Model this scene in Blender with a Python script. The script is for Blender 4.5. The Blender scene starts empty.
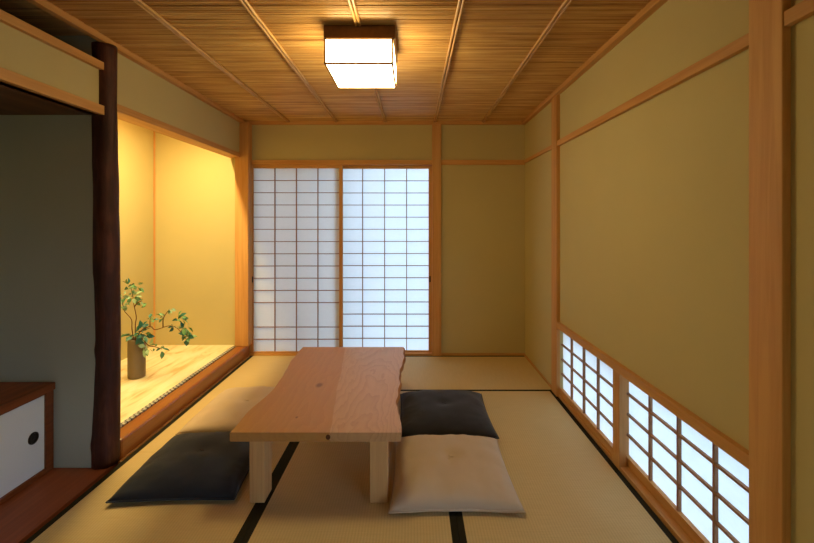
import bpy, bmesh, math, random
from mathutils import Vector, Matrix, noise as mnoise
random.seed(7)
sc = bpy.context.scene
C = sc.collection
PI = math.pi

# ------------------------------------------------------------------ camera / view
H = 1.30
F = 437.0
cam = bpy.data.objects.new('camera', bpy.data.cameras.new('camera'))
C.objects.link(cam)
cam.location = (0, 0, H)
cam.rotation_euler = (PI / 2, 0, 0)
cam.data.sensor_width = 36
cam.data.lens = F / 814 * 36
cam.data.shift_x = -6.0 / 814
cam.data.shift_y = -49.5 / 814
cam.data.clip_start = 0.02
sc.camera = cam
vs = sc.view_settings
vs.view_transform = 'Standard'; vs.look = 'None'; vs.gamma = 1; vs.use_curve_mapping = False
vs.exposure = 0.0
sc.cycles.use_denoising = True
sc.cycles.max_bounces = 14
sc.cycles.diffuse_bounces = 10
sc.cycles.transmission_bounces = 8
sc.cycles.caustics_reflective = False
sc.cycles.caustics_refractive = False

# ------------------------------------------------------------------ materials
def lin(c):
    return tuple(((v / 255) / 12.92 if v / 255 <= .04045 else ((v / 255 + .055) / 1.055) ** 2.4) for v in c) + (1,)

class NT:
    def __init__(s, name):
        s.m = bpy.data.materials.new(name); s.m.use_nodes = True
        s.t = s.m.node_tree; s.t.nodes.clear()
        s.out = s.n('ShaderNodeOutputMaterial')
    def n(s, typ, **kw):
        nd = s.t.nodes.new(typ)
        for k, v in kw.items():
            if k in nd.inputs: nd.inputs[k].default_value = v
            else: setattr(nd, k, v)
        return nd
    def l(s, a, b): s.t.links.new(a, b)
    def coords(s, scale=(1, 1, 1), loc=(0, 0, 0)):
        tc = s.n('ShaderNodeTexCoord'); mp = s.n('ShaderNodeMapping')
        mp.inputs['Scale'].default_value = scale; mp.inputs['Location'].default_value = loc
        s.l(tc.outputs['Object'], mp.inputs['Vector']); return mp.outputs['Vector']
    def noise(s, vec, scale=1, detail=4, rough=.55, dist=0):
        nd = s.n('ShaderNodeTexNoise', Scale=scale, Detail=detail, Roughness=rough, Distortion=dist)
        s.l(vec, nd.inputs['Vector']); return nd.outputs['Fac']
    def ramp(s, fac, stops):
        r = s.n('ShaderNodeValToRGB'); e = r.color_ramp.elements
        while len(e) < len(stops): e.new(.5)
        for i, (p, c) in enumerate(stops): e[i].position = p; e[i].color = c
        s.l(fac, r.inputs['Fac']); return r.outputs['Color']
    def mix(s, fac, a, b, mode='MIX'):
        m = s.n('ShaderNodeMix', data_type='RGBA', blend_type=mode)
        for sock, v in ((m.inputs[0], fac), (m.inputs[6], a), (m.inputs[7], b)):
            if hasattr(v, 'links'): s.l(v, sock)
            else: sock.default_value = v
        return m.outputs[2]
    def math(s, op, a, b=None, c=None):
        m = s.n('ShaderNodeMath', operation=op)
        for i, v in enumerate((a, b, c)):
            if v is None: continue
            if hasattr(v, 'links'): s.l(v, m.inputs[i])
            else: m.inputs[i].default_value = v
        return m.outputs[0]
    def bsdf(s, color, rough=.6, bump=None, bstr=.2, bdist=.002, spec=.3, sheen=0):
        b = s.n('ShaderNodeBsdfPrincipled', Roughness=rough)
        b.inputs['Specular IOR Level'].default_value = spec
        if sheen: b.inputs['Sheen Weight'].default_value = sheen
        if hasattr(color, 'links'): s.l(color, b.inputs['Base Color'])
        else: b.inputs['Base Color'].default_value = color
        if bump is not None:
            bp = s.n('ShaderNodeBump', Strength=bstr, Distance=bdist)
            s.l(bump, bp.inputs['Height']); s.l(bp.outputs['Normal'], b.inputs['Normal'])
        s.l(b.outputs[0], s.out.inputs['Surface']); return b

def axis_scale(axis, along, across):
    v = [across] * 3; v['xyz'.index(axis)] = along; return tuple(v)

def wood(name, light, dark, axis, rough=.55, across=34, along=1.6, spec=.3, bstr=.15):
    t = NT(name)
    v = t.coords(axis_scale(axis, along, across))
    f = t.noise(v, 1, 5, .6, .6)
    v2 = t.coords(axis_scale(axis, .5, 5))
    g = t.noise(v2, 1, 3)
    f2 = t.math('ADD', t.math('MULTIPLY', f, .65), t.math('MULTIPLY', g, .35))
    col = t.ramp(f2, [(.32, lin(dark)), (.62, lin(light))])
    t.bsdf(col, rough, f, bstr, .001, spec)
    return t.m

def plaster(name, c):
    t = NT(name)
    v = t.coords((1, 1, 1))
    f = t.noise(v, 2.2, 4); g = t.noise(v, 260, 3, .7)
    a = lin(c); b = tuple(x * .9 for x in a[:3]) + (1,)
    col = t.mix(f, b, a)
    t.bsdf(col, .92, g, .25, .0015, .1)
    return t.m

def plain(name, c, rough=.6, spec=.3, metallic=0):
    t = NT(name)
    f = t.noise(t.coords((1, 1, 1)), 30, 3)
    a = lin(c); b = tuple(x * .88 for x in a[:3]) + (1,)
    bs = t.bsdf(t.mix(f, b, a), rough, f, .05, .001, spec)
    bs.inputs['Metallic'].default_value = metallic
    return t.m

HIN_L, HIN_D = (208, 158, 96), (182, 128, 70)
W = {a: wood('hinoki_' + a, HIN_L, HIN_D, a) for a in 'xyz'}
LATT = wood('lattice_cedar', (164, 118, 78), (130, 90, 58), 'z', .6, 60, 3)
WB = wood('board_wood', (150, 84, 50), (112, 58, 34), 'y', .45, 26, 1.2)
WR = wood('kamachi_wood', (160, 96, 44), (126, 70, 30), 'y', .30, 30, .9, .5)
WL = wood('leg_wood', (214, 170, 112), (188, 140, 84), 'z', .5, 40, 2)
WC = wood('cabinet_wood', (128, 70, 36), (92, 48, 24), 'y', .5, 30, 1.4)
WD = wood('dark_ceiling_wood', (110, 74, 44), (80, 52, 30), 'y', .6, 14, .8)
PL = plaster('plaster', (196, 182, 132))
PLR = plaster('plaster_cool_tint', (184, 187, 166))  # greyer copy of the wall plaster, cool light tinted into its colour
PLA = plaster('alcove_plaster', (196, 184, 134))
BLK = plain('black_lacquer', (18, 14, 13), .35, .4)

def paper_mat():
    t = NT('shoji_paper')
    f = t.noise(t.coords((30, 30, 60)), 1, 5, .7)
    col = t.mix(f, (.82, .82, .80, 1), (.90, .90, .88, 1))
    d = t.n('ShaderNodeBsdfDiffuse'); tr = t.n('ShaderNodeBsdfTranslucent')
    t.l(col, d.inputs['Color']); t.l(col, tr.inputs['Color'])
    mx = t.n('ShaderNodeMixShader', Fac=.6)
    t.l(d.outputs[0], mx.inputs[1]); t.l(tr.outputs[0], mx.inputs[2])
    t.l(mx.outputs[0], t.out.inputs['Surface'])
    return t.m
PAPER = paper_mat()

def tatami_mat_material(axis):
    t = NT('tatami_weave_' + axis)
    other = 0 if axis == 'y' else 1
    tc = t.n('ShaderNodeTexCoord'); sp = t.n('ShaderNodeSeparateXYZ')
    t.l(tc.outputs['Object'], sp.inputs[0])
    across = sp.outputs[other]; along = sp.outputs[1 - other]
    rib = t.math('ABSOLUTE', t.math('SINE', t.math('MULTIPLY', across, PI / .013)))
    fine = t.math('SINE', t.math('MULTIPLY', along, 2 * PI / .006))
    h = t.math('ADD', rib, t.math('MULTIPLY', fine, .25))
    n1 = t.noise(t.coords((4, 4, 4)), 1, 3)
    sc_ = (160, 8, 1) if axis == 'x' else (8, 160, 1)
    n2 = t.noise(t.coords(sc_), 1, 3)
    c = t.mix(n2, lin((198, 174, 122)), lin((222, 200, 148)))
    c = t.mix(t.math('MULTIPLY', n1, .4), c, lin((204, 174, 118)))
    c = t.mix(t.math('MULTIPLY', t.math('SUBTRACT', 1.0, rib), .20), c, lin((138, 108, 64)))
    t.bsdf(c, .62, h, .35, .0012, .25)
    return t.m
TAT = {a: tatami_mat_material(a) for a in 'xy'}

def cloth(name, c, sheen=.2, scale=900):
    t = NT(name)
    v = t.coords((1, 1, 1))
    g = t.noise(v, scale, 2, .6); f = t.noise(v, 6, 3)
    a = lin(c); b = tuple(x * .82 for x in a[:3]) + (1,)
    col = t.mix(t.math('MULTIPLY', t.math('ADD', g, f), .5), b, a)
    t.bsdf(col, .88, g, .35, .001, .12, sheen)
    return t.m
CREAM = cloth('cream_linen', (206, 184, 156))
CHAR = cloth('charcoal_cotton', (48, 46, 48), .2)
NAVY = cloth('dark_indigo_cotton', (40, 42, 48), .2)
HERI = cloth('dark_green_black_border_cloth', (44, 40, 28), 0, 600)

def reed_mat():
    t = NT('ceiling_reed')
    v = t.coords((.9, 105, 1)); f = t.noise(v, 1, 3, .6)
    v2 = t.coords((2.5, 36, 1), (3, 1, 0)); g = t.noise(v2, 1, 4, .6)
    k = t.math('ADD', t.math('MULTIPLY', f, .6), t.math('MULTIPLY', g, .4))
    col = t.ramp(k, [(.31, lin((122, 82, 44))), (.44, lin((184, 136, 78))), (.56, lin((208, 166, 102))), (.70, lin((238, 204, 142)))])
    t.bsdf(col, .34, f, .15, .001, .5)
    return t.m
REED = reed_mat()
BAMB = wood('bamboo_cane', (214, 170, 104), (170, 122, 66), 'y', .35, 60, 5, .5)

def log_mat():
    t = NT('bark_log')
    v = t.coords((26, 26, 3.2)); f = t.noise(v, 1, 6, .65, .8)
    v2 = t.coords((5, 5, 4)); g = t.noise(v2, 1, 3)
    k = t.math('ADD', t.math('MULTIPLY', f, .6), t.math('MULTIPLY', g, .4))
    col = t.ramp(k, [(.3, lin((34, 18, 13))), (.52, lin((70, 36, 27))), (.7, lin((100, 58, 42)))])
    t.bsdf(col, .6, f, .6, .006, .3)
    return t.m
LOG = log_mat()

def table_mat():
    t = NT('table_plank')
    tc = t.n('ShaderNodeTexCoord'); sp = t.n('ShaderNodeSeparateXYZ'); t.l(tc.outputs['Object'], sp.inputs[0])
    X, Y = sp.outputs[0], sp.outputs[1]
    # cathedral grain: stretched contour rings of two boards
    wob = t.noise(t.coords((5, 1.6, 5)), 1, 4, .55, .4)
    wv = t.noise(t.coords((9, 3, 9), (4, 2, 0)), 1, 3)
    def rings(cx, cy, sx, sy, k):
        dx = t.math('MULTIPLY', t.math('SUBTRACT', X, cx), sx)
        dy = t.math('MULTIPLY', t.math('SUBTRACT', Y, cy), sy)
        r = t.math('SQRT', t.math('ADD', t.math('MULTIPLY', dx, dx), t.math('MULTIPLY', dy, dy)))
        r = t.math('ADD', r, t.math('MULTIPLY', wob, .95))
        return t.math('FRACT', t.math('MULTIPLY', r, k))
    rr = rings(.20, -1.1, 3.6, .42, 9.0)
    rl = rings(-.75, .1, 3.0, .32, 7.0)
    seam = t.math('ADD', t.math('MULTIPLY', Y, -.10), t.math('ADD', t.math('MULTIPLY', wv, .04), -.02))
    side = t.math('GREATER_THAN', X, seam)
    fine = t.noise(t.coords((70, 2.2, 70)), 1, 4, .6)
    cl = t.mix(t.math('MULTIPLY', rl, .3), lin((196, 144, 78)), lin((172, 116, 58)))
    cr = t.mix(t.math('MULTIPLY', t.math('POWER', rr, 2.5), .34), lin((206, 162, 110)), lin((158, 108, 62)))
    c = t.mix(side, cl, cr)
    c = t.mix(t.math('MULTIPLY', fine, .30), c, lin((160, 108, 62)))
    for (kx, ky, kr) in ((-.10, -.10, .018), (-.12, -.52, .006)):
        dx = t.math('SUBTRACT', X, kx); dy = t.math('MULTIPLY', t.math('SUBTRACT', Y, ky), .55)
        r = t.math('SQRT', t.math('ADD', t.math('MULTIPLY', dx, dx), t.math('MULTIPLY', dy, dy)))
        m = t.n('ShaderNodeMapRange', interpolation_type='SMOOTHSTEP')
        m.inputs['From Min'].default_value = kr * 1.5; m.inputs['From Max'].default_value = kr * .5
        t.l(r, m.inputs['Value'])
        c = t.mix(t.math('MULTIPLY', m.outputs[0], .7), c, lin((104, 60, 30)))
    t.bsdf(c, .42, fine, .12, .0008, .4)
    return t.m
TABLE = table_mat()
KNOT = plain('knot_wood', (92, 50, 24), .6)
LIVE = wood('live_edge_wood', (190, 132, 74), (126, 80, 42), 'y', .55, 24, 5, .25, .4)

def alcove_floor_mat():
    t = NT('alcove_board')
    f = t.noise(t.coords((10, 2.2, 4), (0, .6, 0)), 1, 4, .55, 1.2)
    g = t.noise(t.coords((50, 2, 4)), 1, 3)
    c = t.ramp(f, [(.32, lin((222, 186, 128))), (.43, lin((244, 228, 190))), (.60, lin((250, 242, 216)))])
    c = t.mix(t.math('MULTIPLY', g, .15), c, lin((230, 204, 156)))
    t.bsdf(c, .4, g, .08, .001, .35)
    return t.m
ALC = alcove_floor_mat()

def pattern_heri():
    t = NT('patterned_border_cloth')
    tc = t.n('ShaderNodeTexCoord'); sp = t.n('ShaderNodeSeparateXYZ'); t.l(tc.outputs['Object'], sp.inputs[0])
    a = t.math('SINE', t.math('MULTIPLY', sp.outputs[1], 2 * PI / .040))
    b = t.math('SINE', t.math('MULTIPLY', sp.outputs[0], 2 * PI / .036))
    k = t.math('GREATER_THAN', t.math('MULTIPLY', a, b), .05)
    t.bsdf(t.mix(k, lin((190, 188, 178)), lin((84, 86, 90))), .85, None, 0, 0, .1)
    return t.m
KORAI = pattern_heri()

def emit(name, color, strength):
    t = NT(name)
    e = t.n('ShaderNodeEmission', Strength=strength); e.inputs['Color'].default_value = color
    t.l(e.outputs[0], t.out.inputs['Surface']); return t.m
LAMP = emit('glowing_lamp_paper', (1, .79, .38, 1), 22.0)
FUSUMA = plaster('fusuma_paper', (208, 216, 222))

# ------------------------------------------------------------------ mesh helpers
def bx(bm, x0, x1, y0, y1, z0, z1):
    r = bmesh.ops.create_cube(bm, size=1)
    for v in r['verts']:
        v.co = Vector(((x0 + x1) / 2 + v.co.x * (x1 - x0), (y0 + y1) / 2 + v.co.y * (y1 - y0), (z0 + z1) / 2 + v.co.z * (z1 - z0)))
    return r['verts']

def obj(name, bm, mat, parent=None, bevel=0, smooth=False, loc=None):
    bmesh.ops.recalc_face_normals(bm, faces=bm.faces)
    me = bpy.data.meshes.new(name); bm.to_mesh(me); bm.free()
    if smooth:
        for p in me.polygons: p.use_smooth = True
    for m in (mat if isinstance(mat, (list, tuple)) else [mat]): me.materials.append(m)
    o = bpy.data.objects.new(name, me); C.objects.link(o)
    if parent is not None: o.parent = parent
    if loc: o.location = loc
    if bevel:
        b = o.modifiers.new('bevel', 'BEVEL'); b.width = bevel; b.segments = 2; b.limit_method = 'ANGLE'
    return o

def boxes(name, blist, mat, parent=None, bevel=0):
    bm = bmesh.new()
    for b in blist: bx(bm, *b)
    return obj(name, bm, mat, parent, bevel)

def tag(o, label, cat, group=None, kind=None):
    o['label'] = label; o['category'] = cat
    if group: o['group'] = group
    if kind: o['kind'] = kind
    return o

def struct(name, blist, mat, label, cat, bevel=0):
    return tag(boxes(name, blist, mat, None, bevel), label, cat, None, 'structure')

def root(name, loc, label, cat, group=None, rotz=0):
    o = bpy.data.objects.new(name, None); C.objects.link(o)
    o.location = loc; o.rotation_euler = (0, 0, rotz); o.empty_display_size = .1
    return tag(o, label, cat, group)

def tube(bm, pts, radii, seg=8, cap=True):
    pts = [Vector(p) for p in pts]
    if not isinstance(radii, (list, tuple)): radii = [radii] * len(pts)
    rings = []; up = None
    for i, p in enumerate(pts):
        d = (pts[min(i + 1, len(pts) - 1)] - pts[max(i - 1, 0)]).normalized()
        if up is None:
            up = Vector((0, 0, 1)) if abs(d.z) < .9 else Vector((1, 0, 0))
        a = d.cross(up).normalized(); b = a.cross(d).normalized(); up = b
        rings.append([bm.verts.new(p + (a * math.cos(2 * PI * k / seg) + b * math.sin(2 * PI * k / seg)) * radii[i]) for k in range(seg)])
    for r0, r1 in zip(rings, rings[1:]):
        for k in range(seg): bm.faces.new((r0[k], r0[(k + 1) % seg], r1[(k + 1) % seg], r1[k]))
    if cap: bm.faces.new(rings[0][::-1]); bm.faces.new(rings[-1])

def lathe(bm, prof, seg=32, c=(0, 0)):
    rings = [[bm.verts.new((c[0] + r * math.cos(2 * PI * k / seg), c[1] + r * math.sin(2 * PI * k / seg), z)) for k in range(seg)] for r, z in prof]
    for r0, r1 in zip(rings, rings[1:]):
        for k in range(seg): bm.faces.new((r0[k], r0[(k + 1) % seg], r1[(k + 1) % seg], r1[k]))
    bm.faces.new(rings[0][::-1]); bm.faces.new(rings[-1])

# ------------------------------------------------------------------ dimensions
XR, XL = 1.093, -1.655            # plaster planes of the right and the left wall
YB = 4.27                          # back wall
YF = -1.2                          # rear wall behind the camera
ZC = 2.285                         # ceiling
# ------------------------------------------------------------------ floor
struct('floor', [(-2.6, 1.3, YF - .1, 4.45, -.10, -.031),
                 (-.70, 1.083, YF, 1.578, -.031, -.001), (-1.58, -.70, YF, .688, -.031, -.001)], TAT['y'],
       'floor of the room beneath the tatami mats', 'floor')
struct('floor_boards', [(-2.45, -1.603, YF, 2.5, -.031, .0)], WB,
       'dark red-brown floorboard strip in front of the low cabinet', 'floor', .002)
# ------------------------------------------------------------------ walls
struct('wall_right', [
    (XR, XR + .10, 3.25, YB + .1, -.03, ZC),
    (XR, XR + .10, .86, 1.39, -.03, ZC), (XR, XR + .10, YF, -1.0, -.03, ZC), (XR, XR + .10, -1.0, .86, .90, ZC),
    (XR, XR + .10, 1.39, 3.25, .552, ZC),
    (XR + .03, XR + .10, 1.30, 3.32, -.03, .006)], PL, 'olive tan plastered right wall above the low papered windows', 'wall')
struct('wall_back', [
    (.274, XR + .1, YB, YB + .1, -.03, ZC),
    (-1.75, .274, YB, YB + .1, 1.90, ZC),
    (-1.80, -1.60, YB, YB + .1, -.03, 1.90)], PL, 'olive tan plaster back wall around the two tall paper screens', 'wall')
struct('wall_left', [
    (XL - .05, XL, 2.42, YB, 1.958, ZC),
    (XL - .05, XL, YF, 2.302, 1.912, 2.105),
    (-2.55, XL, YF, .45, -.03, ZC)], PL, 'olive plaster band hanging over the glowing alcove and the dark recess', 'wall')
struct('wall_recess', [
    (-2.55, -1.665, 2.312, 2.41, -.03, ZC),
    (-2.55, -2.45, YF, 2.31, -.03, ZC)], PLR, 'plaster wall of the shadowy recess beside the bark post, cool light in its colour', 'wall')
struct('wall_alcove', [
    (-2.60, -2.50, 2.41, YB + .1, -.03, ZC),
    (-2.60, -1.70, 4.22, 4.30, -.03, ZC),
    (-2.60, -1.74, 2.41, 2.46, -.03, ZC)], PLA, 'golden lit plaster walls inside the alcove', 'wall')
struct('wall_rear', [(-2.6, XR + .1, YF - .1, YF, -.03, ZC)], PL, 'plain plaster wall behind the viewer', 'wall')

# ------------------------------------------------------------------ ceiling of reeds with bamboo battens
bm = bmesh.new()
y = YF
rnd = random.Random(3)
while y < YB:
    w = rnd.uniform(.008, .014); zz = rnd.uniform(-.0028, .0028); x0 = XL + .0; x1 = XR
    prev = None
    for k in range(10):
        xx = x0 + (x1 - x0) * k / 9
        dy = rnd.uniform(-.0012, .0012); dz = rnd.uniform(-.001, .001)
        ring = [bm.verts.new((xx, y + dy + w / 2 - math.cos(a) * w * .5, ZC + zz + dz - math.sin(a) * w * .45)) for a in (0, PI / 4, PI / 2, 3 * PI / 4, PI)]
        if prev:
            for a, b, c, d in zip(prev, prev[1:], ring[1:], ring): bm.faces.new((a, b, c, d))
        prev = ring
    y += w * .98
bx(bm, -2.6, XR + .1, YF - .1, YB + .1, ZC + .002, ZC + .05)
ceil = tag(obj('ceiling', bm, REED), 'brown ceiling of fine reeds laid crosswise under bamboo battens', 'ceiling', None, 'structure')
for i, (x, n) in enumerate([(-1.21, 2), (-.745, 2), (-.272, 2), (.213, 2), (.682, 2)]):
    bm = bmesh.new()
    for s in (-1, 1):
        pts = []; rad = []
        yy = YF + .05
        while yy < YB - .02:
            pts.append((x + s * .0085 + rnd.uniform(-.0012, .0012), yy, ZC - .013 + rnd.uniform(-.0008, .0008)))
            rad.append(.0072 if rnd.random() > .22 else .0086)
            yy += .11
        tube(bm, pts, rad, 8)
    obj('bamboo_batten', bm, BAMB, ceil, 0, True)
# ceiling trims (mawaribuchi)
struct('trim_1', [(1.055, XR, YF, YB, 2.248, 2.283)], W['y'], 'slim wooden ceiling trim along the right wall', 'trim', .002)
struct('trim_2', [(XL, -1.622, YF, YB, 2.248, 2.283)], W['y'], 'slim wooden ceiling trim along the left wall', 'trim', .002)
struct('trim_3', [(-1.622, 1.055, YB - .035, YB, 2.248, 2.283)], W['x'], 'slim wooden ceiling trim along the back wall', 'trim', .002)

# ------------------------------------------------------------------ back wall timber
struct('trim_4', [(-1.62, .186, 4.245, 4.36, 1.857, 1.902)], W['x'], 'head rail over the two tall paper screens', 'trim', .002)
struct('trim_5', [(.274, XR - .003, 4.252, 4.30, 1.857, 1.905)], W['x'], 'horizontal wooden rail across the plain right part of back wall', 'trim', .002)
struct('trim_6', [(-1.62, .186, 4.252, 4.36, -.03, .018)], W['x'], 'wooden sill rail under the two tall paper screens', 'trim', .002)
struct('trim_7', [(.274, 1.09, 4.252, 4.275, -.03, .02)], W['x'], 'thin wooden floor strip along the bare back wall', 'trim', .001)
struct('pillar', [(.186, .274, 4.24, 4.36, -.03, 2.248)], W['z'], 'square wooden post right of the tall paper screens', 'post', .003)
struct('pillar', [(-1.698, -1.570, 4.165, 4.262, .1135, 2.248)], W['z'], 'square orange wooden post at the far end of the alcove', 'post', .003)

# ------------------------------------------------------------------ right wall timber
struct('pillar', [(1.068, 1.20, 1.264, 1.392, -.03, 2.248)], W['z'], 'thick square wooden post at the near end of the low windows', 'post', .003)
struct('pillar', [(1.068, 1.20, 3.252, 3.374, -.03, 2.248)], W['z'], 'square wooden post at the far end of the low windows', 'post', .003)
struct('pillar', [(1.078, 1.118, 2.285, 2.360, 0, .51)], W['z'], 'short wooden stud between the two low papered windows', 'post', .002)
struct('trim_8', [(1.072, XR + .01, 1.392, 3.252, 1.865, 1.905)], W['y'], 'long horizontal rail across the right wall between its posts', 'trim', .002)
struct('trim_9', [(1.072, XR + .01, YF, 1.264, 1.865, 1.909)], W['y'], 'horizontal wall rail on the near side of the thick post', 'trim', .002)
struct('trim_10', [(1.078, XR + .01, 3.374, 4.255, 1.870, 1.902)], W['y'], 'short horizontal wall rail in the far right corner', 'trim', .002)
struct('trim_11', [(1.070, 1.19, 1.392, 3.252, .510, .556)], W['y'], 'wooden head rail above the low papered windows', 'trim', .002)
struct('trim_12', [(1.084, 1.19, 1.392, 3.252, -.03, .018)], W['y'], 'wooden sill under the low papered windows', 'trim', .002)
struct('trim_13', [(1.084, XR + .01, 3.374, 4.25, -.03, .012), (1.084, XR + .01, .86, 1.264, -.03, .012)], W['y'], 'thin wooden floor strip along the right wall', 'trim', .001)

# ------------------------------------------------------------------ alcove timber and floor
bm = bmesh.new(); bx(bm, -1.692, -1.592, 2.385, 4.262, -.03, .113)
tag(obj('trim_14', bm, WR, None, .014), 'heavy wooden front sill of the glowing alcove', 'sill', None, 'structure')
struct('trim_15', [(-1.592, -1.581, 2.36, 4.25, -.03, .006)], W['y'], 'thin pale strip between the alcove sill and the tatami', 'trim', .001)
struct('trim_16', [(-1.765, -1.648, 2.42, 4.20, 1.917, 1.960)], W['y'], 'wooden lintel across the top of the glowing alcove', 'lintel', .002)
struct('trim_17', [(-2.50, -2.488, 4.208, 4.22, .113, ZC)], W['z'], 'slender wooden strip in the inner corner of the alcove', 'trim', .001)
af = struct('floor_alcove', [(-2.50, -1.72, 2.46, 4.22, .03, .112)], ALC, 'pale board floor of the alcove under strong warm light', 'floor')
bm = bmesh.new(); bx(bm, -1.722, -1.6925, 2.46, 4.166, .03, .1155)
o = obj('patterned_border', bm, KORAI, af); o['label'] = 'grey and white patterned cloth border'
struct('ceiling_alcove', [(-2.5, -1.70, 2.46, 4.22, 2.25, 2.28)], W['y'], 'wooden ceiling inside the alcove', 'ceiling')

# ------------------------------------------------------------------ bark post
bm = bmesh.new()
seg = 28; rings = []
NZ = 90
for j in range(NZ + 1):
    z = 2.25 * j / NZ
    cx = -1.660 + .006 * math.sin(z * 2.1 + .5); cy = 2.360 + .005 * math.sin(z * 1.7)
    r0 = .0615 - .003 * z / 2.25
    if z < .25: r0 += .004 * (1 - z / .25)
    ring = []
    for k in range(seg):
        a = 2 * PI * k / seg
        n = mnoise.noise(Vector((math.cos(a) * 1.6, math.sin(a) * 1.6, z * 2.2))) * .006 + mnoise.noise(Vector((math.cos(a) * 5, math.sin(a) * 5, z * 5 + 9))) * .0025
        # knots of cut branches
        for (ka, kz, kr, kh) in ((3.7, .115, .035, .006), (3.3, 1.02, .03, .010), (5.6, 1.25, .03, .008), (4.5, .62, .03, .008), (5.0, 1.62, .03, .009)):
            da = math.atan2(math.sin(a - ka), math.cos(a - ka)) * .06
            n += kh * math.exp(-(da * da + (z - kz) ** 2) / (kr * kr))
        r = r0 + n
        ring.append(bm.verts.new((cx + r * math.cos(a), cy + r * math.sin(a), z)))
    rings.append(ring)
for r0, r1 in zip(rings, rings[1:]):
    for k in range(seg): bm.faces.new((r0[k], r0[(k + 1) % seg], r1[(k + 1) % seg], r1[k]))
bm.faces.new(rings[0][::-1]); bm.faces.new(rings[-1])
tag(obj('pillar', bm, LOG, None, 0, True), 'dark brown round log post with bark between recess and alcove', 'post', None, 'structure')

# ------------------------------------------------------------------ recess timber
struct('trim_18', [(-1.70, -1.632, .45, 2.322, 1.866, 1.914)], W['y'], 'lower wooden rail under the plaster band over the recess', 'trim', .002)
struct('trim_19', [(-1.70, -1.632, .45, 2.322, 2.103, 2.143)], W['y'], 'upper wooden rail topping the plaster band over the recess', 'trim', .002)
struct('ceiling_recess', [(-2.45, -1.66, .45, 2.31, 1.866, 1.886)], WD, 'dark board ceiling of the recess', 'ceiling')

# ------------------------------------------------------------------ low cabinet in the recess
cab = root('low_cabinet', (-2.17, 1.4, 0), 'low built-in wooden cabinet with white sliding doors in the recess', 'cabinet')
def cb(name, bl, m, parent=cab, bev=.002):
    bm = bmesh.new()
    for b in bl: bx(bm, b[0] + 2.17, b[1] + 2.17, b[2] - 1.4, b[3] - 1.4, b[4], b[5])
    return obj(name, bm, m, parent, bev)
cb('top_board', [(-2.448, -1.888, .46, 2.308, .418, .456)], WC)
cb('frame', [(-1.94, -1.897, 2.262, 2.308, 0.001, .418), (-1.94, -1.897, .46, .50, 0.001, .418), (-1.945, -1.893, .50, 2.262, 0.001, .024), (-1.945, -1.905, .50, 2.262, .405, .418)], WC)
cb('carcass', [(-2.446, -2.43, .47, 2.30, .001, .418), (-2.43, -1.95, .47, 2.30, .001, .02)], WC)
for (y0, y1, xf, hy) in ((1.37, 2.262, -1.908, 2.195), (.50, 1.42, -1.926, .57)):
    d = cb('sliding_door', [(xf - .014, xf, y0, y1, .024, .405)], FUSUMA, cab, .001)
    d['label'] = 'white papered sliding door'
    bm = bmesh.new()
    lathe(bm, [(.030, 0), (.030, .004), (.024, .005), (.022, .002), (.008, .0015), (.006, .003)], 28)
    bmesh.ops.rotate(bm, verts=bm.verts, matrix=Matrix.Rotation(PI / 2, 3, 'Y'))
    bmesh.ops.translate(bm, verts=bm.verts, vec=(xf + 2.17, hy - 1.4, .214))
    h = obj('handle', bm, BLK, d, 0, False); h['label'] = 'round black recessed door pull'

# ------------------------------------------------------------------ tatami mats
def tatami(x0, x1, y0, y1, axis, label):
    cx, cy = (x0 + x1) / 2, (y0 + y1) / 2
    r = root('tatami_mat', (cx, cy, -.03), label, 'tatami mat', 'tatami mats on the floor')
    hx, hy = (x1 - x0) / 2 - .0008, (y1 - y0) / 2 - .0008
    b = .029
    if axis == 'y':
        boxes('woven_surface', [(-hx + b, hx - b, -hy, hy, 0, .03)], TAT['y'], r)
        e = [(-hx, -hx + b, -hy, hy, 0, .0306), (hx - b, hx, -hy, hy, 0, .0306)]
    else:
        boxes('woven_surface', [(-hx, hx, -hy + b, hy - b, 0, .03)], TAT['x'], r)
        e = [(-hx, hx, -hy, -hy + b, 0, .0306), (-hx, hx, hy - b, hy, 0, .0306)]
    for q in e:
        o = boxes('cloth_border', [q], HERI, r, .001); o['label'] = 'dark cloth border'
tatami(-.70, 1.08, 3.36, 4.25, 'x', 'tatami mat laid crosswise along the back wall')
tatami(-1.58, -.70, 2.47, 4.25, 'y', 'tatami mat beside the alcove sill under the left cushions')
tatami(-1.58, -.70, .69, 2.47, 'y', 'tatami mat beside the floorboards, in front of the dark left cushion')
tatami(-.70, .19, 1.58, 3.36, 'y', 'tatami mat under the low table')
tatami(.19, 1.08, 1.58, 3.36, 'y', 'tatami mat beside the low windows, right of the cushions')

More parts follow.
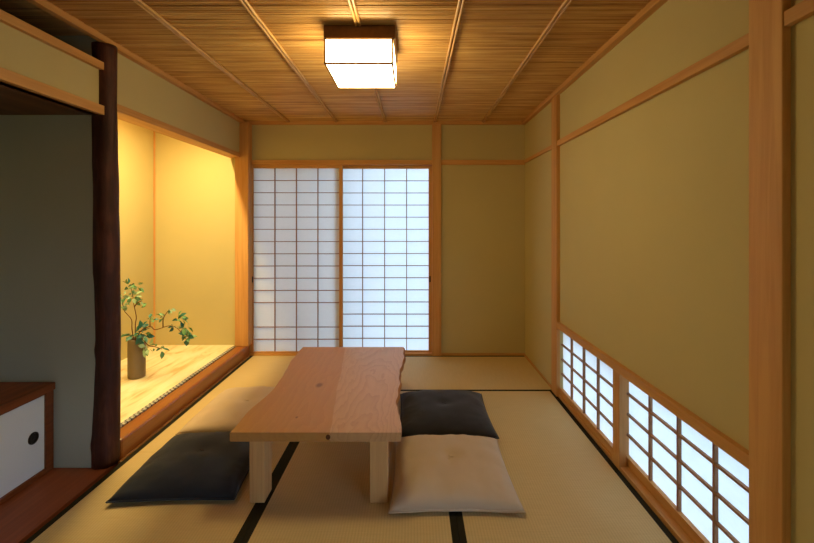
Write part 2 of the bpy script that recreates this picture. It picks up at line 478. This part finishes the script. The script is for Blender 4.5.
# ------------------------------------------------------------------ shoji screens
def shoji(name_label, loc, rotz, width, height, stile, rail_t, rail_b, cols, rows, bar, skip=(), pull=None, thick=.028, group=None):
    """local frame: x along width (0..width), z up, front faces -y"""
    r = root('shoji_screen', loc, name_label, 'shoji screen', group, rotz)
    boxes('stile', [(0, stile, 0, thick, 0, height)], W['z'], r, .0015)
    boxes('stile', [(width - stile, width, 0, thick, 0, height)], W['z'], r, .0015)
    boxes('rail', [(stile, width - stile, 0, thick, 0, rail_b)], W['x'], r, .0015)
    boxes('rail', [(stile, width - stile, 0, thick, height - rail_t, height)], W['x'], r, .0015)
    gx0, gx1, gz0, gz1 = stile, width - stile, rail_b, height - rail_t
    v = []; hz = []
    for i in range(1, cols):
        x = gx0 + (gx1 - gx0) * i / cols
        v.append((x - bar / 2, x + bar / 2, .006, .021, gz0, gz1))
    for j in range(1, rows):
        if j in skip: continue
        z = gz0 + (gz1 - gz0) * j / rows
        hz.append((gx0, gx1, .0065, .0205, z - bar * .4, z + bar * .4))
    boxes('lattice', v + hz, LATT, r)
    p = boxes('paper', [(gx0 - .005, gx1 + .005, .0215, .0220, gz0 - .005, gz1 + .005)], PAPER, r)
    # a single sheet, thin as paper: keep only its front and rim
    if pull:
        bm = bmesh.new(); bx(bm, pull - .007, pull + .007, -.0012, .001, .69, .75)
        o = obj('finger_pull', bm, BLK, r, .001); o['label'] = 'small dark finger pull'
    return r
shoji('tall shoji screen of greyer paper, its right stile overlapping the brighter one', (-1.596, 4.268, .018), 0, .908, 1.838, .033, .030, .014, 4, 15, .008, skip=(3,), pull=.027, group='tall shoji screens on the back wall')
shoji('tall shoji screen of bright bluish paper next to the wooden post', (-.748, 4.302, .018), 0, .935, 1.838, .033, .030, .014, 4, 15, .008, pull=.915, group='tall shoji screens on the back wall')
# the low windows: front faces -x
shoji('low papered window screen at the far end, beyond the short stud', (1.094, 3.30, .018), -PI / 2, .94, .492, .035, .012, .045, 4, 4, .012, group='low shoji window screens')
shoji('low papered window screen nearest the thick post', (1.126, 2.352, .018), -PI / 2, .96, .492, .030, .012, .045, 4, 4, .012, group='low shoji window screens')

# added low opening in the right wall, unseen, lets in cool fill light
WY0, WY1, WZ = -1.0, .86, .90
wl = [(1.08, 1.19, WY0, WY1, -.03, .03), (1.08, 1.19, WY0, WY1, WZ - .04, WZ), (1.08, 1.19, WY0, WY0 + .05, .03, WZ - .04), (1.08, 1.19, WY1 - .05, WY1, .03, WZ - .04), (1.10, 1.15, -.10, -.04, .03, WZ - .04)]
struct('added_light_window', wl, W['y'], 'added low open window behind the viewer, letting in cool light', 'window')

# ------------------------------------------------------------------ ceiling lantern
lx0, lx1, ly0, ly1, lz0, lz1 = -.433, -.096, 2.126, 2.515, 2.069, 2.198
lcx, lcy = (lx0 + lx1) / 2, (ly0 + ly1) / 2
lamp = root('ceiling_lamp', (lcx, lcy, 2.27), 'square glowing paper box lamp fixed to the reed ceiling', 'lamp')
def lb(name, bl, m, bev=0):
    bm = bmesh.new()
    for b in bl: bx(bm, b[0] - lcx, b[1] - lcx, b[2] - lcy, b[3] - lcy, b[4] - 2.27, b[5] - 2.27)
    return obj(name, bm, m, lamp, bev)
lb('base', [(lx0 - .008, lx1 + .008, ly0 + .03, ly1 - .03, 2.205, 2.272)], WD, .002)
lb('top_panel', [(lx0, lx1, ly0, ly1, lz1 + .0, lz1 + .007)], WD, .001)
e = .009
fr = []
for (x, yy) in ((lx0, ly0), (lx1 - e, ly0), (lx0, ly1 - e), (lx1 - e, ly1 - e)): fr.append((x, x + e, yy, yy + e, lz0, lz1))
for z in (lz0, lz1 - e):
    for yy in (ly0, ly1 - e): fr.append((lx0, lx1, yy, yy + e, z, z + e))
    for x in (lx0, lx1 - e): fr.append((x, x + e, ly0, ly1, z, z + e))
lb('frame', fr, W['x'])
k = .0015
lb('paper_shade', [(lx0 + k, lx1 - k, ly0 + k, ly1 - k, lz0 + k, lz1 - k)], LAMP)

# ------------------------------------------------------------------ low table
ZT = .351
TX, TY = -.445, 2.643
tb = root('low_table', (TX, TY, 0), 'low pale wooden table with wavy natural edges in the middle of the tatami', 'table')
def interp(tab, y):
    for (y0, a), (y1, b) in zip(tab, tab[1:]):
        if y0 <= y <= y1:
            s = (y - y0) / (y1 - y0); s = s * s * (3 - 2 * s) * .5 + s * .5
            return a + (b - a) * s
    return tab[-1][1]
LT = [(1.97, -.822), (2.1, -.826), (2.24, -.822), (2.40, -.796), (2.55, -.793), (2.70, -.803), (3.0, -.832), (3.317, -.838)]
RT = [(1.97, -.050), (2.10, -.060), (2.2, -.076), (2.29, -.086), (2.40, -.080), (2.58, -.074), (2.75, -.082), (2.9, -.070), (3.04, -.058), (3.2, -.066), (3.317, -.066)]
bm = bmesh.new(); secs = []
N = 60
for i in range(N + 1):
    yy = 1.97 + (3.317 - 1.97) * i / N
    l = interp(LT, yy) - TX + .002 * math.sin(yy * 31); r = interp(RT, yy) - TX + .003 * math.sin(yy * 37 + 1)
    q = min(1, max(0, (yy - 2.08) / .35)); q = q * q * (3 - 2 * q)
    prof = [(l + .001, ZT), (l - .002, ZT - .003), (l - .002, ZT - .036), (l + .002, ZT - .041),
            (r - .002 - .024 * q, ZT - .041), (r + .003 * q, ZT - .036 + .008 * q), (r + .006 * q, ZT - .010), (r - .001 - .004 * q, ZT)]
    secs.append([bm.verts.new((x, yy - TY, z)) for x, z in prof])
for a, b in zip(secs, secs[1:]):
    n = len(a)
    for k in range(n):
        f = bm.faces.new((a[k], a[(k + 1) % n], b[(k + 1) % n], b[k]))
        f.material_index = 1 if k in (4, 5, 6) else 0
bm.faces.new(secs[0][::-1]); bm.faces.new(secs[-1])
top = obj('tabletop', bm, [TABLE, LIVE], tb)
bm = bmesh.new(); lathe(bm, [(.0105, 0), (.0095, .0006), (.002, .0009)], 16)
bmesh.ops.scale(bm, verts=bm.verts, vec=(1, 1.15, 1))
bmesh.ops.rotate(bm, verts=bm.verts, matrix=Matrix.Rotation(PI / 2, 3, 'X'))
bmesh.ops.translate(bm, verts=bm.verts, vec=(-.383 - TX, 1.9698 - TY, .330))
o = obj('knot', bm, KNOT, top); o['label'] = 'dark knot in the front edge'
for (x0, x1, y0, y1) in ((-.757, -.686, 2.02, 2.125), (-.200, -.118, 2.02, 2.125), (-.757, -.686, 3.14, 3.245), (-.205, -.123, 3.14, 3.245)):
    boxes('leg', [(x0 - TX, x1 - TX, y0 - TY, y1 - TY, .001, ZT - .041)], WL, tb, .003)

# ------------------------------------------------------------------ zabuton cushions
def cushion(label, cx, cy, wx, wy, h, rot, mat, seed, skew=0):
    r = root('floor_cushion', (cx, cy, 0), label, 'cushion', 'square floor cushions around the low table', rot)
    rn = random.Random(seed); off = Vector((rn.uniform(0, 50), rn.uniform(0, 50), 0))
    n = 44
    def pos(u, v, top):
        au, av = abs(u), abs(v)
        # sides curve in a little between pointed corners
        x = u * wx / 2 * (1 - .045 * (1 - v * v) * au ** 2)
        yy = v * wy / 2 * (1 - .045 * (1 - u * u) * av ** 2)
        d = max(0, (1 - au ** 2.6)) * max(0, (1 - av ** 2.6))
        dome = d ** .42
        seam = .022 + .004 * mnoise.noise(Vector((u * 2, v * 2, 3)) + off)
        if top:
            z = seam + (h - seam) * dome
            z -= .016 * math.exp(-(u * u + v * v) / .03)
            wr = mnoise.noise(Vector((u * 2.2, v * 2.2, 0)) + off) * .009 + mnoise.noise(Vector((u * 5, v * 2.5, 5)) + off) * .004
            edge = mnoise.noise(Vector((u * 9, v * 9, 2)) + off) * .004 * (1 - d)
            z += (wr + edge) * min(1, d * 4)
        else:
            z = seam * (1 - min(1, d * 6)) + .001
        return Vector((x + skew * v, yy, z))
    bm = bmesh.new()
    T = [[bm.verts.new(pos(-1 + 2 * i / n, -1 + 2 * j / n, True)) for j in range(n + 1)] for i in range(n + 1)]
    B = [[T[i][j] if i in (0, n) or j in (0, n) else bm.verts.new(pos(-1 + 2 * i / n, -1 + 2 * j / n, False)) for j in range(n + 1)] for i in range(n + 1)]
    for i in range(n):
        for j in range(n):
            bm.faces.new((T[i][j], T[i + 1][j], T[i + 1][j + 1], T[i][j + 1]))
            bm.faces.new((B[i][j + 1], B[i + 1][j + 1], B[i + 1][j], B[i][j]))
    obj('cover', bm, mat, r, 0, True)
    rim = [pos(-1 + 2 * i / n, -1, True) for i in range(n)] + [pos(1, -1 + 2 * i / n, True) for i in range(n)] + \
          [pos(1 - 2 * i / n, 1, True) for i in range(n)] + [pos(-1, 1 - 2 * i / n, True) for i in range(n)]
    bm = bmesh.new(); tube(bm, rim + [rim[0]], .0035, 6)
    obj('seam', bm, mat, r, 0, True)
    bm = bmesh.new()
    for a in (0, 2 * PI / 3, 4 * PI / 3):
        c0 = pos(0, 0, True); tube(bm, [c0 + Vector((0, 0, .002)), c0 + Vector((.016 * math.cos(a), .016 * math.sin(a), .003)), c0 + Vector((.022 * math.cos(a), .022 * math.sin(a), .0005))], .0014, 6)
    obj('centre_stitch', bm, mat, r, 0, True)
    return r
cushion('cream floor cushion lying in front of the black one, right of the table', .193, 2.245, .600, .645, .110, 0, CREAM, 1)
cushion('black floor cushion behind the cream one, right of the table', .207, 2.912, .600, .665, .105, 0, CHAR, 5)
cushion('black floor cushion lying between the alcove and the front table leg', -1.122, 2.308, .575, .615, .105, .04, NAVY, 9)
cushion('cream floor cushion between alcove and table, behind the black one', -1.135, 2.975, .585, .690, .10, 0, CREAM, 14)

# ------------------------------------------------------------------ vase and branches
VX, VY, VZ = -2.115, 3.345, .1125
def vase_mat():
    t = NT('bronze_vase')
    f = t.noise(t.coords((8, 8, 3)), 1, 4)
    t.bsdf(t.mix(f, lin((96, 84, 66)), lin((128, 112, 88))), .5, f, .1, .002, .4)
    return t.m
bm = bmesh.new()
lathe(bm, [(.052, 0), (.0585, .004), (.060, .02), (.0605, .15), (.060, .285), (.0585, .296), (.053, .297), (.051, .285), (.050, .10), (.0, .095)], 32)
tag(obj('vase', bm, vase_mat(), None, 0, True, (VX, VY, VZ)), 'olive-brown cylinder vase standing on the alcove floor', 'vase')

def leafmat(name, c):
    t = NT(name)
    f = t.noise(t.coords((40, 40, 40)), 1, 3)
    a = lin(c); b = tuple(x * .6 for x in a[:3]) + (1,)
    bs = t.bsdf(t.mix(f, b, a), .45, f, .1, .001, .4)
    return t.m
LEAF = [leafmat('leaf_green', (108, 166, 116)), leafmat('leaf_dark', (56, 122, 108)), leafmat('leaf_pale', (176, 210, 168))]
STEM = wood('branch_bark', (120, 80, 44), (80, 50, 28), 'z', .7, 60, 20)
def P(u, v, dy=0):
    yy = VY + dy
    return Vector(((u - 413) * yy / F, yy, H - (v - 222) * yy / F))
def leaf(bm, base, d, size, mi, rn):
    d = d.normalized(); s = d.cross(Vector((rn.uniform(-1, 1), rn.uniform(-1, 1), rn.uniform(.2, 1)))).normalized(); nrm = s.cross(d).normalized()
    L, Wd = size, size * rn.uniform(.48, .66)
    pr = [(0, 0), (.18, .55), (.42, 1), (.70, .72), (1, 0)]
    mid = []; lf = []; rt = []
    for (a, w) in pr:
        bend = -nrm * (a * a * L * .25)
        c = base + d * (a * L) + bend
        mid.append(bm.verts.new(c))
        if 0 < a < 1:
            lf.append(bm.verts.new(c + s * (w * Wd / 2) + nrm * (w * Wd * .14)))
            rt.append(bm.verts.new(c - s * (w * Wd / 2) + nrm * (w * Wd * .14)))
    fs = []
    for sd in (lf, rt):
        fs.append(bm.faces.new((mid[0], mid[1], sd[0])))
        for i in range(2): fs.append(bm.faces.new((mid[i + 1], mid[i + 2], sd[i + 1], sd[i])))
        fs.append(bm.faces.new((mid[3], mid[4], sd[2])))
    for f in fs: f.material_index = mi; f.smooth = True
def branch(label, stems, clusters, seed):
    rn = random.Random(seed)
    base = stems[0][0]
    r = root('leafy_branch', base, label, 'branch', 'branches in the alcove vase')
    for pts in stems:
        # smooth the polyline
        q = []
        for i in range(len(pts) - 1):
            p0 = pts[max(i - 1, 0)]; p1 = pts[i]; p2 = pts[i + 1]; p3 = pts[min(i + 2, len(pts) - 1)]
            for s in range(5):
                tt = s / 5
                q.append(.5 * ((2 * p1) + (p2 - p0) * tt + (2 * p0 - 5 * p1 + 4 * p2 - p3) * tt ** 2 + (3 * p1 - p0 - 3 * p2 + p3) * tt ** 3))
        q.append(pts[-1])
        bm = bmesh.new(); tube(bm, [p - base for p in q], [.0048 - .003 * i / len(q) for i in range(len(q))], 7)
        obj('twig', bm, STEM, r, 0, True)
    for (u, v, dy, n, spread, size, dirn, mats) in clusters:
        bm = bmesh.new(); c = P(u, v, dy)
        for _ in range(int(n * 1.8)):
            off = Vector((rn.gauss(0, spread), rn.gauss(0, spread), rn.gauss(0, spread)))
            dd = Vector(dirn) * .6 + off / max(spread, .001) * .5 + Vector((rn.uniform(-.4, .4), rn.uniform(-.4, .4), rn.uniform(-.4, .3)))
            leaf(bm, c + off - base, dd, size * rn.uniform(.85, 1.35), rn.choice(mats), rn)
        obj('leaves', bm, LEAF, r)
    return r
branch('short crooked branch leaning left from the vase toward the bark post',
       [[P(134, 377), P(134, 345), P(132, 329), P(131.6, 320), P(127, 314), P(124, 310), P(122, 300)]],
       [(122, 305, 0, 9, .014, .042, (-.2, 0, .5), (0, 0, 2)), (126, 334, .0, 3, .008, .035, (-.7, -.2, -.3), (0,)),
        (136, 335, -.03, 11, .018, .045, (0, -.5, .1), (0, 1, 1)), (123, 295, .02, 3, .01, .03, (-.2, 0, 1), (0, 2))], 3)
branch('tallest upright branch in the vase with leaves at its tip',
       [[P(137, 377, .02), P(135.5, 345), P(135.4, 325), P(136.3, 317), P(134, 305), P(132.8, 296), P(131, 288)], [P(134.2, 307), P(138, 302.5), P(142, 301)]],
       [(132.5, 297, 0, 12, .016, .042, (0, -.1, -.2), (0, 0, 2)), (129, 285, 0, 6, .010, .042, (-.2, 0, .3), (1, 1, 0)), (136, 287, .02, 5, .010, .038, (.5, 0, .1), (0, 2)),
        (141, 301, 0, 2, .006, .032, (.8, 0, .1), (0, 2)), (147, 304, 0, 2, .007, .034, (.3, 0, -.6), (0,)),
        (143, 334, -.02, 9, .016, .05, (.5, -.3, .1), (1, 1, 0))], 8)
branch('long branch arching out of the vase to the right, tip drooping',
       [[P(138, 377, -.02), P(137, 345, -.02), P(140, 332, -.02), P(150, 326.5, -.02), P(155.5, 329.7, -.02), P(167.8, 326, -.02), P(175, 327, -.02), P(182, 333, -.02), P(186.5, 340, -.02)],
        [P(150, 326.5, -.02), P(150, 320, -.02)], [P(163, 327, -.02), P(163.5, 318, -.01), P(169.5, 309, 0)], [P(140, 336, -.03), P(148, 345, -.04), P(156, 347, -.04), P(162, 349, -.04)]],
       [(150, 320, -.02, 4, .009, .036, (-.2, 0, .4), (0, 1)), (143, 326, -.02, 3, .009, .038, (.2, 0, .5), (1,)), (163, 317, -.01, 4, .009, .036, (0, 0, .3), (0,)), (170, 309, 0, 3, .006, .036, (.2, 0, .6), (2, 0)),
        (179, 319, -.02, 8, .013, .042, (.4, 0, .1), (0, 0, 1)), (185, 328, -.02, 9, .013, .046, (.2, 0, -.5), (0, 2, 0)), (187.5, 337, -.02, 6, .009, .046, (-.1, 0, -.8), (1, 0)), (174, 327, -.02, 3, .007, .034, (-.1, 0, -.4), (1,)),
        (147, 347, -.04, 7, .012, .048, (.4, -.3, -.1), (2, 2, 0)), (154, 347, -.04, 2, .006, .03, (.3, 0, .5), (0,)), (162, 349, -.04, 4, .007, .045, (.1, -.1, -.3), (1, 0))], 21)

# ------------------------------------------------------------------ outside and light
struct('ground_outside', [(-8, 9, -6, 14, -.55, -.45)], plain('pale_gravel', (150, 148, 142), .9), 'pale gravel ground outside the room', 'ground')
struct('exterior_shade_board', [(-1.75, -.70, 4.75, 4.80, -.45, 2.6)], plain('shade_board_grey', (150, 140, 130), .8), 'added unseen board outside, shading the left tall screen', 'wall')  # added board out of view, dims the daylight on the left tall screen
w = bpy.data.worlds.new('overcast_sky'); sc.world = w; w.use_nodes = True
bg = w.node_tree.nodes['Background']
bg.inputs['Color'].default_value = (.53, .78, 1.12, 1); bg.inputs['Strength'].default_value = 5.9

def area(name, loc, sx, sy, energy, color, rot=(0, 0, 0)):
    L = bpy.data.lights.new(name, 'AREA'); L.shape = 'RECTANGLE'; L.size = sx; L.size_y = sy
    L.energy = energy; L.color = color
    o = bpy.data.objects.new(name, L); C.objects.link(o); o.location = loc; o.rotation_euler = rot
    return o
# strip lamp tucked behind the alcove lintel
area('alcove_strip_lamp', (-1.835, 3.17, 2.16), .035, 1.2, 47, (1, .74, .30), (0, math.radians(3), 0))
